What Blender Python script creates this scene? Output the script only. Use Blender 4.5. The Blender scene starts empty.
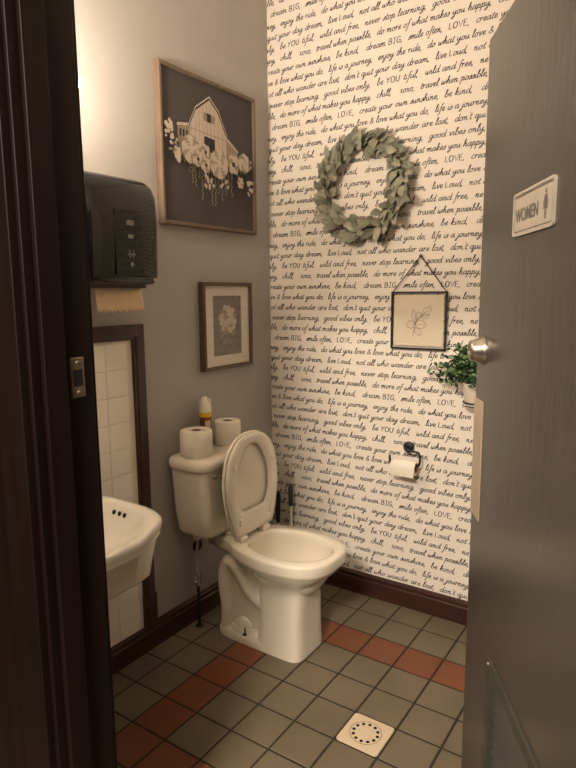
import bpy, math, random
from mathutils import Vector, Matrix
C = bpy.context.scene.collection
PI = math.pi

# ------------------------------------------------------------------ camera, world, light, exposure
cam_d = bpy.data.cameras.new('camera'); cam = bpy.data.objects.new('camera', cam_d); C.objects.link(cam)
YAW, PITCH, ROLL, FPX = 0.591190, 0.150729, -0.008067, 600.27
d = Vector((-math.sin(YAW)*math.cos(PITCH), math.cos(YAW)*math.cos(PITCH), -math.sin(PITCH)))
r0 = Vector((math.cos(YAW), math.sin(YAW), 0)); u0 = r0.cross(d)
rt = r0*math.cos(ROLL) + u0*math.sin(ROLL); up = -r0*math.sin(ROLL) + u0*math.cos(ROLL)
mw = Matrix((rt, up, -d)).transposed().to_4x4(); mw.translation = (1.76205, -2.47210, 1.44662)
cam.matrix_world = mw
cam_d.sensor_fit = 'VERTICAL'; cam_d.sensor_height = 24; cam_d.lens = 24*FPX/768
cam_d.clip_start = 0.01
bpy.context.scene.camera = cam
world = bpy.data.worlds.new('world'); bpy.context.scene.world = world; world.use_nodes = True
wb = world.node_tree.nodes['Background']; wb.inputs[0].default_value = (1.0, 0.86, 0.70, 1); wb.inputs[1].default_value = 0.008
vs = bpy.context.scene.view_settings
vs.view_transform = 'Standard'; vs.look = 'None'; vs.gamma = 1; vs.use_curve_mapping = False
vs.exposure = 0.28
BULB_W = 21.0; HALL_FILL_W = 235.0; BULB_C = (1.0, 0.85, 0.69)

# ------------------------------------------------------------------ material helpers
def lin(r, g, b):
    f = lambda c: (c/12.92 if c <= .04045 else ((c+.055)/1.055)**2.4)
    return (f(r/255), f(g/255), f(b/255), 1)
def mat(name, col, rough=.5, metal=0, spec=.5, bump=0, bscale=60, var=0, vscale=8, stretch=None, coat=0, transm=0, sss=0):
    m = bpy.data.materials.new(name); m.use_nodes = True
    nt = m.node_tree; b = nt.nodes['Principled BSDF']
    b.inputs['Base Color'].default_value = col; b.inputs['Roughness'].default_value = rough
    b.inputs['Metallic'].default_value = metal; b.inputs['Specular IOR Level'].default_value = spec
    b.inputs['Coat Weight'].default_value = coat; b.inputs['Coat Roughness'].default_value = .08
    b.inputs['Transmission Weight'].default_value = transm
    tc = nt.nodes.new('ShaderNodeTexCoord'); mp = nt.nodes.new('ShaderNodeMapping')
    nt.links.new(tc.outputs['Object'], mp.inputs[0])
    if stretch: mp.inputs['Scale'].default_value = stretch
    if var:
        n = nt.nodes.new('ShaderNodeTexNoise'); n.inputs['Scale'].default_value = vscale; n.inputs['Detail'].default_value = 6
        nt.links.new(mp.outputs[0], n.inputs['Vector'])
        rmp = nt.nodes.new('ShaderNodeValToRGB')
        rmp.color_ramp.elements[0].position = .3; rmp.color_ramp.elements[1].position = .7
        rmp.color_ramp.elements[0].color = tuple(c*(1-var) for c in col[:3])+(1,)
        rmp.color_ramp.elements[1].color = tuple(min(1, c*(1+var)) for c in col[:3])+(1,)
        nt.links.new(n.outputs['Fac'], rmp.inputs[0]); nt.links.new(rmp.outputs[0], b.inputs['Base Color'])
    if bump:
        n2 = nt.nodes.new('ShaderNodeTexNoise'); n2.inputs['Scale'].default_value = bscale; n2.inputs['Detail'].default_value = 4
        nt.links.new(mp.outputs[0], n2.inputs['Vector'])
        bp = nt.nodes.new('ShaderNodeBump'); bp.inputs['Strength'].default_value = bump; bp.inputs['Distance'].default_value = .004
        nt.links.new(n2.outputs['Fac'], bp.inputs['Height']); nt.links.new(bp.outputs[0], b.inputs['Normal'])
    return m
M = {}
M['paint'] = mat('grey_wall_paint', lin(170,165,159), .42, bump=.12, bscale=90, var=.05, vscale=3)
M['paper'] = mat('wallpaper', lin(236,228,218), .6, bump=.06, bscale=140)
M['ink'] = mat('wallpaper_ink', lin(34,31,32), .6)
M['ceil'] = mat('ceiling_paint', lin(225,220,210), .8)
M['wood'] = mat('dark_stained_wood', lin(54,30,24), .33, bump=.15, bscale=12, var=.45, vscale=5, stretch=(6,6,.6))
M['jamb'] = mat('dark_painted_jamb', lin(24,13,10), .5, spec=.25, bump=.15, bscale=12, var=.3, vscale=4, stretch=(6,6,.4))
M['woodh'] = mat('dark_stained_baseboard', lin(56,30,24), .32, bump=.1, bscale=12, var=.4, vscale=5, stretch=(1,1,8))
M['tile_grey'] = mat('olive_grey_quarry_tile', lin(106,96,78), .42, bump=.12, bscale=120, var=.12, vscale=5)
M['tile_red'] = mat('red_quarry_tile', lin(114,64,38), .42, bump=.12, bscale=120, var=.14, vscale=5)
M['grout'] = mat('dark_grout', lin(46,40,30), .9, bump=.2, bscale=200)
M['wtile'] = mat('white_wall_tile', lin(240,234,222), .2, var=.02, vscale=4)
M['wgrout'] = mat('wall_tile_grout', lin(228,220,206), .8)
M['porcelain'] = mat('porcelain', lin(232,224,208), .12, coat=.5, var=.01)
M['sinkp'] = mat('sink_porcelain', lin(232,226,214), .15, coat=.4)
M['plastic_w'] = mat('seat_plastic', lin(231,223,208), .25, coat=.2)
M['water'] = mat('bowl_water', lin(205,200,188), .03, spec=.8)
M['door'] = mat('grey_door_paint', lin(72,67,62), .27, bump=.10, bscale=9, var=.10, vscale=4, stretch=(5,5,.7))
M['chrome'] = mat('chrome', lin(200,198,192), .18, metal=1)
M['steel'] = mat('brushed_steel', lin(178,170,158), .35, metal=1, bump=.05, bscale=200)
M['brassy'] = mat('worn_strike_metal', lin(132,120,100), .5, metal=.7, var=.2, vscale=60)
M['black'] = mat('black_metal', lin(24,23,22), .4)
M['blackp'] = mat('black_plastic', lin(26,27,29), .3)
M['hole'] = mat('dark_hole', lin(8,8,8), .9)
M['smoke'] = mat('smoked_black_plastic', lin(15,16,16), .05, spec=.5, coat=.15)
M['smoke2'] = mat('smoked_window', lin(7,8,8), .06, spec=.5)
M['icon'] = mat('icon_grey', lin(112,110,106), .4)
M['kraft'] = mat('kraft_paper', lin(240,214,176), .85, bump=.2, bscale=80, var=.05)
M['tissue'] = mat('tissue_paper', lin(238,230,216), .95, bump=.35, bscale=70)
M['card'] = mat('cardboard_core', lin(120,98,76), .9)
M['oak'] = mat('weathered_oak_frame', lin(112,94,78), .55, var=.25, vscale=6, stretch=(8,8,1))
M['canvas'] = mat('charcoal_canvas', lin(74,68,66), .8, var=.06, vscale=4)
M['art_w'] = mat('cream_print', lin(204,190,174), .8, var=.06, vscale=40)
M['art_m'] = mat('tan_print', lin(158,142,124), .8)
M['art_d'] = mat('dark_print', lin(58,50,46), .8)
M['art_g'] = mat('sage_print', lin(140,132,112), .8)
M['walnut'] = mat('dark_walnut_frame', lin(98,78,62), .45, var=.2, vscale=8, stretch=(6,6,1))
M['matb'] = mat('white_mat_board', lin(226,216,202), .8)
M['linen'] = mat('brown_linen_print', lin(122,112,104), .85, var=.12, vscale=60, stretch=(1,1,4))
M['cream'] = mat('cream_paper', lin(228,216,194), .8, var=.02, vscale=6)
M['pencil'] = mat('pencil_grey', lin(92,82,72), .8)
M['leaf_s'] = mat('sage_leaf', lin(128,131,114), .7, var=.22, vscale=14)
M['leaf_s2'] = mat('pale_sage_leaf', lin(158,156,138), .7, var=.12, vscale=20)
M['twig'] = mat('twig', lin(84,78,60), .8)
M['leaf_g'] = mat('green_leaf', lin(42,70,38), .5, var=.35, vscale=30)
M['leaf_g2'] = mat('light_green_leaf', lin(112,142,92), .5, var=.2, vscale=30)
M['drain'] = mat('cream_drain_plastic', lin(206,190,162), .4)
M['pot'] = mat('cream_ceramic', lin(232,220,204), .35)
M['alu'] = mat('sign_plate', lin(182,172,158), .4, metal=.2, var=.08, vscale=20)
M['signd'] = mat('sign_dark_lettering', lin(92,86,80), .5)
M['guard'] = mat('pale_guard_plate', lin(190,172,152), .35, metal=.3, var=.06, vscale=6)
M['ventp'] = mat('vent_grey_green', lin(62,62,56), .4, var=.1, vscale=10)
M['can_r'] = mat('can_brown_wrap', lin(122,58,26), .3, var=.3, vscale=40)
M['can_y'] = mat('can_yellow_band', lin(236,196,54), .35)
M['can_w'] = mat('can_white_cap', lin(238,232,216), .35)
M['handle_g'] = mat('dark_grey_grip', lin(62,64,66), .5)
M['hose'] = mat('grey_hose', lin(170,164,150), .45)
M['pipe'] = mat('dark_pipe', lin(52,48,44), .4, metal=.6)
def glass(name, col, f):
    m = bpy.data.materials.new(name); m.use_nodes = True; nt = m.node_tree
    out = nt.nodes['Material Output']; nt.nodes.remove(nt.nodes['Principled BSDF'])
    t = nt.nodes.new('ShaderNodeBsdfTransparent'); g = nt.nodes.new('ShaderNodeBsdfGlossy'); g.inputs['Roughness'].default_value = .05
    t.inputs[0].default_value = col
    mx = nt.nodes.new('ShaderNodeMixShader'); mx.inputs[0].default_value = f
    nt.links.new(t.outputs[0], mx.inputs[1]); nt.links.new(g.outputs[0], mx.inputs[2]); nt.links.new(mx.outputs[0], out.inputs[0])
    return m
M['pane'] = glass('clear_glass', (1,1,1,1), .05)
m = bpy.data.materials.new('frosted_lamp_glass'); m.use_nodes = True; nt = m.node_tree
out = nt.nodes['Material Output']; nt.nodes.remove(nt.nodes['Principled BSDF'])
t_ = nt.nodes.new('ShaderNodeBsdfTransparent'); t_.inputs[0].default_value = (1,.97,.92,1)
g_ = nt.nodes.new('ShaderNodeBsdfTranslucent'); g_.inputs[0].default_value = (.95,.92,.88,1)
x_ = nt.nodes.new('ShaderNodeMixShader'); x_.inputs[0].default_value = .5
nt.links.new(t_.outputs[0], x_.inputs[1]); nt.links.new(g_.outputs[0], x_.inputs[2]); nt.links.new(x_.outputs[0], out.inputs[0])
M['frost'] = m
m = bpy.data.materials.new('lit_bulb'); m.use_nodes = True
b_ = m.node_tree.nodes['Principled BSDF']; b_.inputs['Emission Color'].default_value = (1,.8,.58,1); b_.inputs['Emission Strength'].default_value = 4
M['bulb'] = m

# ------------------------------------------------------------------ mesh helpers
class MB:
    def __init__(s): s.v = []; s.f = []; s.mi = []; s.sm = []; s.mats = []
    def mid(s, m):
        if m not in s.mats: s.mats.append(m)
        return s.mats.index(m)
    def add(s, vs, fs, m, smooth=False, tf=None):
        o = len(s.v); k = s.mid(m)
        s.v += [tuple(tf @ Vector(v)) if tf else tuple(v) for v in vs]
        for f in fs: s.f.append([o+i for i in f]); s.mi.append(k); s.sm.append(smooth)
    def box(s, x0, x1, y0, y1, z0, z1, m, tf=None):
        vs = [(x,y,z) for z in (z0,z1) for y in (y0,y1) for x in (x0,x1)]
        s.add(vs, [(0,2,3,1),(4,5,7,6),(0,1,5,4),(2,6,7,3),(0,4,6,2),(1,3,7,5)], m, False, tf)
    def bbox(s, x0, x1, y0, y1, z0, z1, m, r=.005, tf=None):
        rings = []
        for z, e in ((z0, r), (z0+r, 0), (z1-r, 0), (z1, r)):
            rings.append([(x0+e,y0+r+e*0,z),(x0+r,y0+e,z),(x1-r,y0+e,z),(x1-e,y0+r,z),(x1-e,y1-r,z),(x1-r,y1-e,z),(x0+r,y1-e,z),(x0+e,y1-r,z)])
        s.loft(rings, m, cap=True, smooth=False, tf=tf)
    def loft(s, rings, m, cap=True, smooth=True, tf=None, close=True):
        n = len(rings[0]); vs = [p for r in rings for p in r]; fs = []
        for a in range(len(rings)-1):
            for b in range(n if close else n-1):
                c = (b+1) % n; fs.append((a*n+b, a*n+c, (a+1)*n+c, (a+1)*n+b))
        s.add(vs, fs, m, smooth, tf)
        if cap:
            o = len(rings)-1
            s.add(rings[0], [tuple(reversed(range(n)))], m, False, tf); s.add(rings[o], [tuple(range(n))], m, False, tf)
    def lathe(s, prof, m, n=32, tf=None, smooth=True, cap=True):
        rings = [[(r*math.cos(2*PI*k/n), r*math.sin(2*PI*k/n), z) for k in range(n)] for r, z in prof]
        s.loft(rings, m, cap, smooth, tf)
    def tube(s, pts, r, m, n=10, cap=True, tf=None):
        pts = [Vector(p) for p in pts]; rings = []; prev = None
        for i, p in enumerate(pts):
            t = (pts[min(i+1,len(pts)-1)] - pts[max(i-1,0)]).normalized()
            if prev is None:
                a = Vector((0,0,1)) if abs(t.z) < .9 else Vector((1,0,0))
                u = t.cross(a).normalized()
            else:
                u = (prev - t*prev.dot(t)).normalized()
            prev = u; w = t.cross(u); rr = r[i] if isinstance(r, (list,tuple)) else r
            rings.append([tuple(p + u*math.cos(2*PI*k/n)*rr + w*math.sin(2*PI*k/n)*rr) for k in range(n)])
        s.loft(rings, m, cap, True, tf)
    def poly(s, pts, m, tf=None): s.add(pts, [tuple(range(len(pts)))], m, False, tf)
    def build(s, name, parent=None, loc=None, bevel=0):
        me = bpy.data.meshes.new(name); me.from_pydata(s.v, [], s.f)
        for m in s.mats: me.materials.append(m)
        me.polygons.foreach_set('material_index', s.mi); me.polygons.foreach_set('use_smooth', s.sm); me.update()
        o = bpy.data.objects.new(name, me); C.objects.link(o)
        if parent: o.parent = parent
        if loc: o.location = loc
        if bevel:
            b = o.modifiers.new('bevel', 'BEVEL'); b.width = bevel; b.segments = 3; b.limit_method = 'ANGLE'; b.angle_limit = .6
        return o
def clean(o):
    import bmesh
    bm = bmesh.new(); bm.from_mesh(o.data)
    bmesh.ops.remove_doubles(bm, verts=bm.verts, dist=1e-5); bmesh.ops.recalc_face_normals(bm, faces=bm.faces)
    bm.to_mesh(o.data); bm.free(); return o
def tag(o, label, cat, group=None):
    o['label'] = label; o['category'] = cat
    if group: o['group'] = group
    return o
def thing(name, label, cat, loc=(0,0,0), group=None):
    o = bpy.data.objects.new(name, None); C.objects.link(o); o.location = loc; o.empty_display_size = .05
    return tag(o, label, cat, group)
def struct(o): o['kind'] = 'structure'; return o
def cr(pts, k=6, closed=False):
    pts = [Vector(p) for p in pts]; n = len(pts); out = []
    for i in range(n if closed else n-1):
        g = (lambda j: pts[j % n]) if closed else (lambda j: pts[max(0, min(n-1, j))])
        a, b, c, e = g(i-1), g(i), g(i+1), g(i+2)
        for q in range(k):
            t = q/k
            out.append(.5*((2*b) + (c-a)*t + (2*a-5*b+4*c-e)*t*t + (3*b-a-3*c+e)*t**3))
    if not closed: out.append(pts[-1])
    return out
def rrect(w, h, r, n=6):          # rounded rectangle, half sizes w,h
    o = []
    for cx, cy, a0 in ((w-r,h-r,0),(-w+r,h-r,PI/2),(-w+r,-h+r,PI),(w-r,-h+r,1.5*PI)):
        for k in range(n+1):
            a = a0 + PI/2*k/n; o.append((cx+r*math.cos(a), cy+r*math.sin(a)))
    return o

# ------------------------------------------------------------------ the setting
T = .154; OX = 1.79*T; OY = -2.99*T           # quarry tile pitch; x of grid line 0, y of grid line 0
X1 = 1.95; YF = -1.755; YO = -1.875; ZC = 2.95; XJ = .84; XH = 1.80
b = MB()
b.box(-.02, 3.0, -3.3, .02, -.05, -.0025, M['grout'])
DR = (4, 2)
for i in range(-2, 18):
    for j in range(-3, 18):
        if (i, j) == DR: continue
        x0, x1 = OX+i*T+.0042, OX+(i+1)*T-.0042; y1, y0 = OY-j*T-.0042, OY-(j+1)*T+.0042
        x0 = max(x0, 0); y1 = min(y1, 0)
        if x1-x0 < .01 or y1-y0 < .01: continue
        if y0 < -3.2: continue
        if x0 > X1 and y1 > YF: continue
        red = (i == 0 and -1 <= j <= 5) or (j == -1 and i >= 0 and i <= 9) or (j == 5 and i >= 0 and i <= 9)
        e = .0025; m_ = M['tile_red'] if red else M['tile_grey']
        vs_ = [(x0,y0,-.004),(x1,y0,-.004),(x1,y1,-.004),(x0,y1,-.004),(x0,y0,-.001),(x1,y0,-.001),(x1,y1,-.001),(x0,y1,-.001),
              (x0+e,y0+e,0),(x1-e,y0+e,0),(x1-e,y1-e,0),(x0+e,y1-e,0)]
        fs_ = [(8,9,10,11)] + [(a+o, (a+1)%4+o, (a+1)%4+o+4, a+o+4) for o in (0,4) for a in range(4)]
        b.add(vs_, fs_, m_)
struct(b.build('floor'))
b = MB(); b.box(-.12, X1+.12, YO, .12, ZC, ZC+.1, M['ceil']); struct(b.build('ceiling'))
b = MB(); b.box(-.12, 0, YO, .12, 0, ZC, M['paint']); struct(b.build('wall_left'))
b = MB(); b.box(X1, X1+.12, YO, .12, 0, ZC, M['paper']); struct(b.build('wall_right'))
b = MB()
b.box(0, XJ-.02, YO, YF, 0, ZC, M['paper']); b.box(XH+.02, X1, YO, YF, 0, ZC, M['paper']); b.box(XJ-.02, XH+.02, YO, YF, 2.06, ZC, M['paper'])
b.box(0, XJ-.085, YO-.003, YO, 0, ZC, M['jamb']); b.box(XH+.085, 3.0, YO-.003, YO, 0, ZC, M['jamb']); b.box(XJ-.085, XH+.085, YO-.003, YO, 2.12, ZC, M['jamb'])
struct(b.build('wall_front'))
# doorway lining and casings
b = MB()
b.box(XJ-.02, XJ, YO-.004, YF+.004, 0, 2.06, M['jamb']); b.box(XH, XH+.02, YO-.004, YF+.004, 0, 2.06, M['jamb'])
b.box(XJ, XH, YO-.004, YF+.004, 2.04, 2.06, M['jamb'])
b.box(XJ, XJ+.012, -1.86, -1.815, 0, 2.04, M['jamb']); b.box(XJ+.012, XH-.012, -1.86, -1.815, 2.028, 2.04, M['jamb'])
b.box(XH-.012, XH, -1.86, -1.815, 0, 2.04, M['jamb'])
b.box(XJ-.085, XJ-.008, YO-.02, YO, 0, 2.12, M['jamb']); b.box(XH+.008, XH+.085, YO-.02, YO, 0, 2.12, M['jamb']); b.box(XJ-.008, XH+.008, YO-.02, YO, 2.052, 2.12, M['jamb'])
b.box(XJ-.085, XJ-.008, YF, YF+.016, 0, 2.12, M['jamb']); b.box(XJ-.008, XH+.008, YF, YF+.016, 2.052, 2.12, M['jamb'])
jamb = struct(b.build('trim_1', bevel=.003))
# strike plate on the jamb
b = MB()
b.bbox(XJ-.004, XJ+.003, -1.803, -1.771, 1.260, 1.334, M['brassy'], .002)
sp = b.build('strike_plate', jamb); sp['label'] = 'worn metal strike plate'
b = MB(); b.box(XJ+.001, XJ+.0036, -1.797, -1.778, 1.282, 1.312, M['hole']); b.build('bolt_hole', sp)
for z in (1.270, 1.324):
    b = MB(); b.lathe([(.004,0),(.004,.001),(.002,.0016)], M['steel'], 12, Matrix.Translation((XJ+.003,-1.787,z)) @ Matrix.Rotation(PI/2,4,'Y')); b.build('screw', sp)

# ------------------------------------------------------------------ wallpapered back wall with handwriting
G = {
'a':(1.02,[[(.8,.8),(.5,1),(.15,.7),(.1,.2),(.3,0),(.6,.25),(.8,.85)],[(.82,1),(.74,.3),(.85,.02),(1.08,.25)]]),
'b':(.85,[[(0,.2),(.3,1.3),(.42,2),(.25,1.9),(.15,1),(.15,.1),(.4,0),(.7,.4),(.65,.85),(.35,.8)]]),
'c':(.8,[[(.7,.8),(.5,1),(.15,.6),(.2,.1),(.5,0),(.85,.25)]]),
'd':(1.02,[[(.8,.8),(.5,1),(.15,.7),(.1,.2),(.3,0),(.6,.25),(.8,.85)],[(.92,2),(.8,.9),(.74,.3),(.85,.02),(1.08,.25)]]),
'e':(.76,[[(0,.25),(.4,.5),(.6,.8),(.45,1),(.2,.75),(.15,.25),(.4,0),(.8,.3)]]),
'f':(.6,[[(.75,1.7),(.65,2),(.45,1.8),(.35,1),(.25,0),(.1,-.8),(-.02,-1),(-.15,-.8)],[(.02,.9),(.68,1.02)]]),
'g':(1.0,[[(.8,.8),(.5,1),(.15,.7),(.1,.25),(.3,.05),(.6,.3),(.8,.9)],[(.82,1),(.7,0),(.55,-.8),(.2,-1),(.05,-.75),(.5,-.2),(1.02,.25)]]),
'h':(.98,[[(0,.2),(.35,1.3),(.42,2),(.28,1.8),(.12,0)],[(.14,.3),(.45,.95),(.68,.8),(.62,.2),(.75,0),(1,.25)]]),
'i':(.5,[[(.2,1),(.12,.25),(.22,0),(.52,.25)],[(.3,1.42),(.36,1.52)]]),
'j':(.5,[[(.3,1),(.15,0),(0,-.8),(-.25,-1),(-.35,-.75),(.1,-.2),(.52,.25)],[(.38,1.42),(.44,1.52)]]),
'k':(.9,[[(0,.2),(.35,1.3),(.42,2),(.28,1.8),(.12,0)],[(.15,.45),(.6,1),(.6,.7),(.2,.5),(.55,.05),(.92,.2)]]),
'l':(.5,[[(0,.2),(.35,1.3),(.42,2),(.25,1.8),(.12,.4),(.2,0),(.52,.25)]]),
'm':(1.36,[[(.05,.7),(.2,1),(.12,0)],[(.14,.4),(.42,.98),(.58,.8),(.5,0)],[(.52,.4),(.85,.98),(1.02,.8),(.95,.2),(1.08,0),(1.38,.25)]]),
'n':(.96,[[(.05,.7),(.2,1),(.12,0)],[(.14,.4),(.45,.98),(.62,.8),(.55,.2),(.68,0),(.98,.25)]]),
'o':(.9,[[(.5,1),(.2,.8),(.1,.3),(.3,0),(.6,.15),(.7,.6),(.5,1),(.62,.85),(.92,.88)]]),
'p':(.95,[[(.1,.7),(.22,1.05),(.1,0),(-.05,-1)],[(.12,.4),(.45,1),(.7,.75),(.55,.15),(.2,.1)],[(.52,.12),(.72,.08),(.97,.3)]]),
'q':(1.0,[[(.8,.8),(.5,1),(.15,.7),(.1,.25),(.3,.05),(.6,.3),(.8,.9)],[(.82,1),(.68,0),(.6,-1),(.78,-.7),(1.02,.25)]]),
'r':(.7,[[(.05,.7),(.2,1.05),(.12,0)],[(.14,.4),(.4,.95),(.68,.85)]]),
's':(.62,[[(-.05,.1),(.35,.75),(.45,1.05),(.52,.5),(.4,.05),(.1,0),(0,.18)]]),
't':(.55,[[(.4,1.6),(.2,.5),(.2,.08),(.32,0),(.58,.25)],[(.02,1.05),(.62,1.12)]]),
'u':(1.0,[[(.15,1),(.1,.3),(.25,0),(.55,.3),(.75,1)],[(.75,1),(.68,.25),(.78,0),(1.02,.25)]]),
'v':(.85,[[(.05,.9),(.2,1),(.3,.1),(.36,0),(.7,.8),(.78,.98),(.9,.88)]]),
'w':(1.25,[[(.15,1),(.12,.2),(.3,0),(.55,.5),(.6,.9)],[(.6,.9),(.6,.15),(.75,0),(1.05,.5),(1.1,1),(1.28,.88)]]),
'x':(.8,[[(.05,.85),(.2,1),(.5,.1),(.82,.1)],[(.7,1),(.05,0)]]),
'y':(1.0,[[(.15,1),(.1,.35),(.25,.1),(.55,.4),(.75,1)],[(.78,1),(.65,0),(.45,-.8),(.15,-1),(.05,-.75),(.5,-.2),(1.02,.25)]]),
',':(.32,[[(.15,.15),(.14,-.05),(0,-.38)]]), "'":(.3,[[(.28,2),(.2,1.6)]]), ' ':(.62,[]),
'&':(1.2,[[(1.1,.7),(.6,0),(.25,.05),(.15,.45),(.7,1.3),(.6,1.65),(.4,1.4),(.6,.7),(1.1,0)]]),
'B':(1.15,[[(.2,1.9),(.15,0)],[(.2,1.9),(.7,1.85),(.8,1.45),(.5,1.05),(.2,1)],[(.5,1.05),(.9,.8),(.8,.2),(.4,0),(.15,0)]]),
'I':(.85,['L',[(.4,1.9),(.35,0)],[(.1,1.9),(.75,1.9)],[(.05,0),(.7,0)]]),
'G':(1.15,[[(1,1.6),(.7,1.9),(.25,1.5),(.15,.5),(.5,0),(.9,.3),(.95,.85),(.6,.85)]]),
'Y':(1.1,['L',[(.1,1.9),(.5,1)],[(1,1.9),(.5,1),(.4,0)]]),
'O':(1.25,[[(.6,1.9),(.25,1.6),(.15,.6),(.4,.02),(.8,.1),(1.05,.9),(.95,1.6),(.6,1.9)]]),
'U':(1.2,[[(.2,1.9),(.15,.6),(.4,0),(.8,.2),(1,1.9)]]),
'L':(.95,['L',[(.2,1.9),(.15,0),(.85,.05)]]), 'V':(1.1,['L',[(.1,1.9),(.5,0),(1,1.9)]]),
'E':(1.0,['L',[(.9,1.9),(.2,1.9),(.15,0),(.85,0)],[(.2,1),(.75,1)]]),
}
ROWS = [
 [(.021,'dream BIG,'),(.212,'smile often,'),(.380,'LOVE,'),(.487,'create your own sunshine,'),(.869,'be kind,')],
 [(.295,'do what you love & love what you do,'),(.831,'life is a journey,'),(1.071,'enjoy the ride,')],
 [(.330,'live Loud,'),(.483,'not all who wander are lost,'),(.913,"don't quit your day dream,")],
 [(.073,'be YOU tiful,'),(.287,'wild and free,'),(.509,'never stop learning,'),(.808,'good vibes only,')],
 [(.072,'chill,'),(.179,'xoxo,'),(.268,'travel when possible,'),(.567,'do more of what makes you happy,')],
]
PER = .995; XH_ = .0138; PITCH_R = .0500; Z0 = 2.716
b = MB()
b.box(0, X1, 0, .12, 0, ZC, M['paper'])
rnd = random.Random(5)
ribv, ribf = [], []
def stroke(pts, w):
    n = len(pts); o = len(ribv)
    for i, (x, z) in enumerate(pts):
        ax, az = pts[max(i-1,0)]; cx, cz = pts[min(i+1,n-1)]
        tx, tz = cx-ax, cz-az; L = math.hypot(tx, tz) or 1; nx, nz = -tz/L, tx/L
        ww = w*(.72 if i in (0, n-1) else 1.0)*(1.12 if abs(tz) > abs(tx) else .9)
        ribv.append((x+nx*ww/2, -.0006, z+nz*ww/2)); ribv.append((x-nx*ww/2, -.0006, z-nz*ww/2))
    for i in range(n-1): ribf.append((o+2*i, o+2*i+1, o+2*i+3, o+2*i+2))
def phrase(txt, x, z, width):
    tot = sum(G[c][0] for c in txt)
    sx = min(max(width/tot, XH_*.50), XH_*1.35)
    px = x
    for c in txt:
        adv, strokes = G[c]; cap = c.isupper()
        sz = XH_*(.86 if cap else 1); sl = .10 if cap else .32; lin_ = bool(strokes) and strokes[0] == 'L'
        if px + adv*sx > 0.004 and px < X1-.01:
            for s in strokes:
                if s == 'L': continue
                p = [Vector((a, c_, 0)) for a, c_ in s]
                if not lin_ and len(p) > 2: p = cr(p, 3)
                jz = 0
                q = [(px + q_.x*sx + q_.y*sl*sz*.8, z + q_.y*sz + jz) for q_ in p]
                q = [(max(a, .001), c_) for a, c_ in q]
                if len(q) > 1 and max(a for a, _ in q) > .002 and max(a for a, _ in q) < X1-.002: stroke(q, .0034 if cap else .0029)
        px += adv*sx
k = -4
while True:
    z = Z0 - PITCH_R*k
    if z < .10: break
    r_ = k % 10; row = ROWS[r_ % 5]; sh = .497 if r_ >= 5 else 0
    for q in range(len(row)):
        x, txt = row[q]; nx = row[q+1][0] if q+1 < len(row) else row[0][0]+PER
        gap = .026
        for rep in (-2, -1, 0, 1):
            xx = x + sh + rep*PER
            if xx > X1 or xx + (nx-x) < 0: continue
            phrase(txt, xx, z - .0, nx - x - gap)
    k += 1
b.add(ribv, ribf, M['ink'])
struct(b.build('wall_back'))

# ------------------------------------------------------------------ baseboards, tiled panel
def basebd(name, y0, y1, axis):
    prof = [(0,0),(.020,0),(.020,.075),(.016,.082),(.016,.086),(.020,.090),(.019,.098),(.010,.104),(0,.106)]
    m_ = M['woodh']; b = MB()
    if axis == 'y': rings = [[(p, y, z) for p, z in prof] for y in (y0, y1)]
    else: rings = [[(x, -p, z) for p, z in prof] for x in (y0, y1)]
    b.loft(rings, m_, True, False); return struct(clean(b.build(name)))
basebd('baseboard_left', -1.75, -.0, 'y'); basebd('baseboard_back', .02, 1.94, 'x')
# wooden frame round the tiled splash panel
b = MB()
yR, yL = -.862, -1.735; zT, zB = 1.333, .106; fw = .057
def moulding(b, a0, a1, z0, z1):
    b.box(0, .018, a0, a1, z0, z1, M['wood'])
moulding(b, yR-fw, yR, .237, zT); moulding(b, yL, yR-fw, zT-fw, zT)
b.box(.018, .022, yR-fw+.012, yR-.012, .237, zT-fw+.012, M['wood']); b.box(.018, .022, yL, yR-.012, zT-fw+.012, zT-.012, M['wood'])
b.box(0, .024, yR-fw-.002, yR+.004, zB, .237, M['wood'])
fr = struct(b.build('trim_2', bevel=.003))
b = MB(); b.box(0, .006, yL, yR-fw, zB, zT-fw, M['wgrout'])
tp = .1005; zz = 1.2685
while zz > zB-.1:
    y = -1.0445 + tp
    while y > yL:
        y1 = min(y, yR-fw-.002) - .0015; y0 = max(y-tp, yL)+.0015; z1 = min(zz, zT-fw)-.0015; z0 = max(zz-tp, zB)+.0015
        if y1-y0 > .01 and z1-z0 > .01: b.bbox(.004, .0085, y0, y1, z0, z1, M['wtile'], .0012)
        y -= tp
    zz -= tp
b.build('tile_panel', fr)

# ------------------------------------------------------------------ grey door
D0 = Vector((1.303, -.921, 0)); DD = Vector((.495, -.869, 0)).normalized(); DN = Vector((-DD.y*-1, 0, 0))
DN = Vector((DD.y, -DD.x, 0))      # outward face normal (towards the opening)
dm = Matrix((DD, DN, Vector((0,0,1)))).transposed().to_4x4(); dm.translation = D0
dm_flip = dm
door = bpy.data.objects.new('door_1', None); C.objects.link(door); struct(door); door.matrix_world = dm
S0, S1 = .028, .945
V0, V1, VZ0, VZ1 = .262, .745, .16, .600
b = MB()
b.box(S0, V0, -.045, 0, .012, 2.03, M['door']); b.box(V1, S1, -.045, 0, .012, 2.03, M['door'])
b.box(V0, V1, -.045, 0, VZ1, 2.03, M['door']); b.box(V0, V1, -.045, 0, .012, VZ0, M['door'])
clean(b.build('leaf', door))
b = MB(); fwv = .022
for (a0,a1,z0,z1) in ((V0-.008,V0+fwv,VZ0-.008,VZ1+.008),(V1-fwv,V1+.008,VZ0-.008,VZ1+.008),(V0+fwv,V1-fwv,VZ1-fwv,VZ1+.008),(V0+fwv,V1-fwv,VZ0-.008,VZ0+fwv)):
    b.box(a0, a1, -.040, .006, z0, z1, M['ventp'])
vent = b.build('vent_grille', door, bevel=.002); vent['label'] = 'louvred metal vent low in the door'
b = MB(); n = 14
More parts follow.
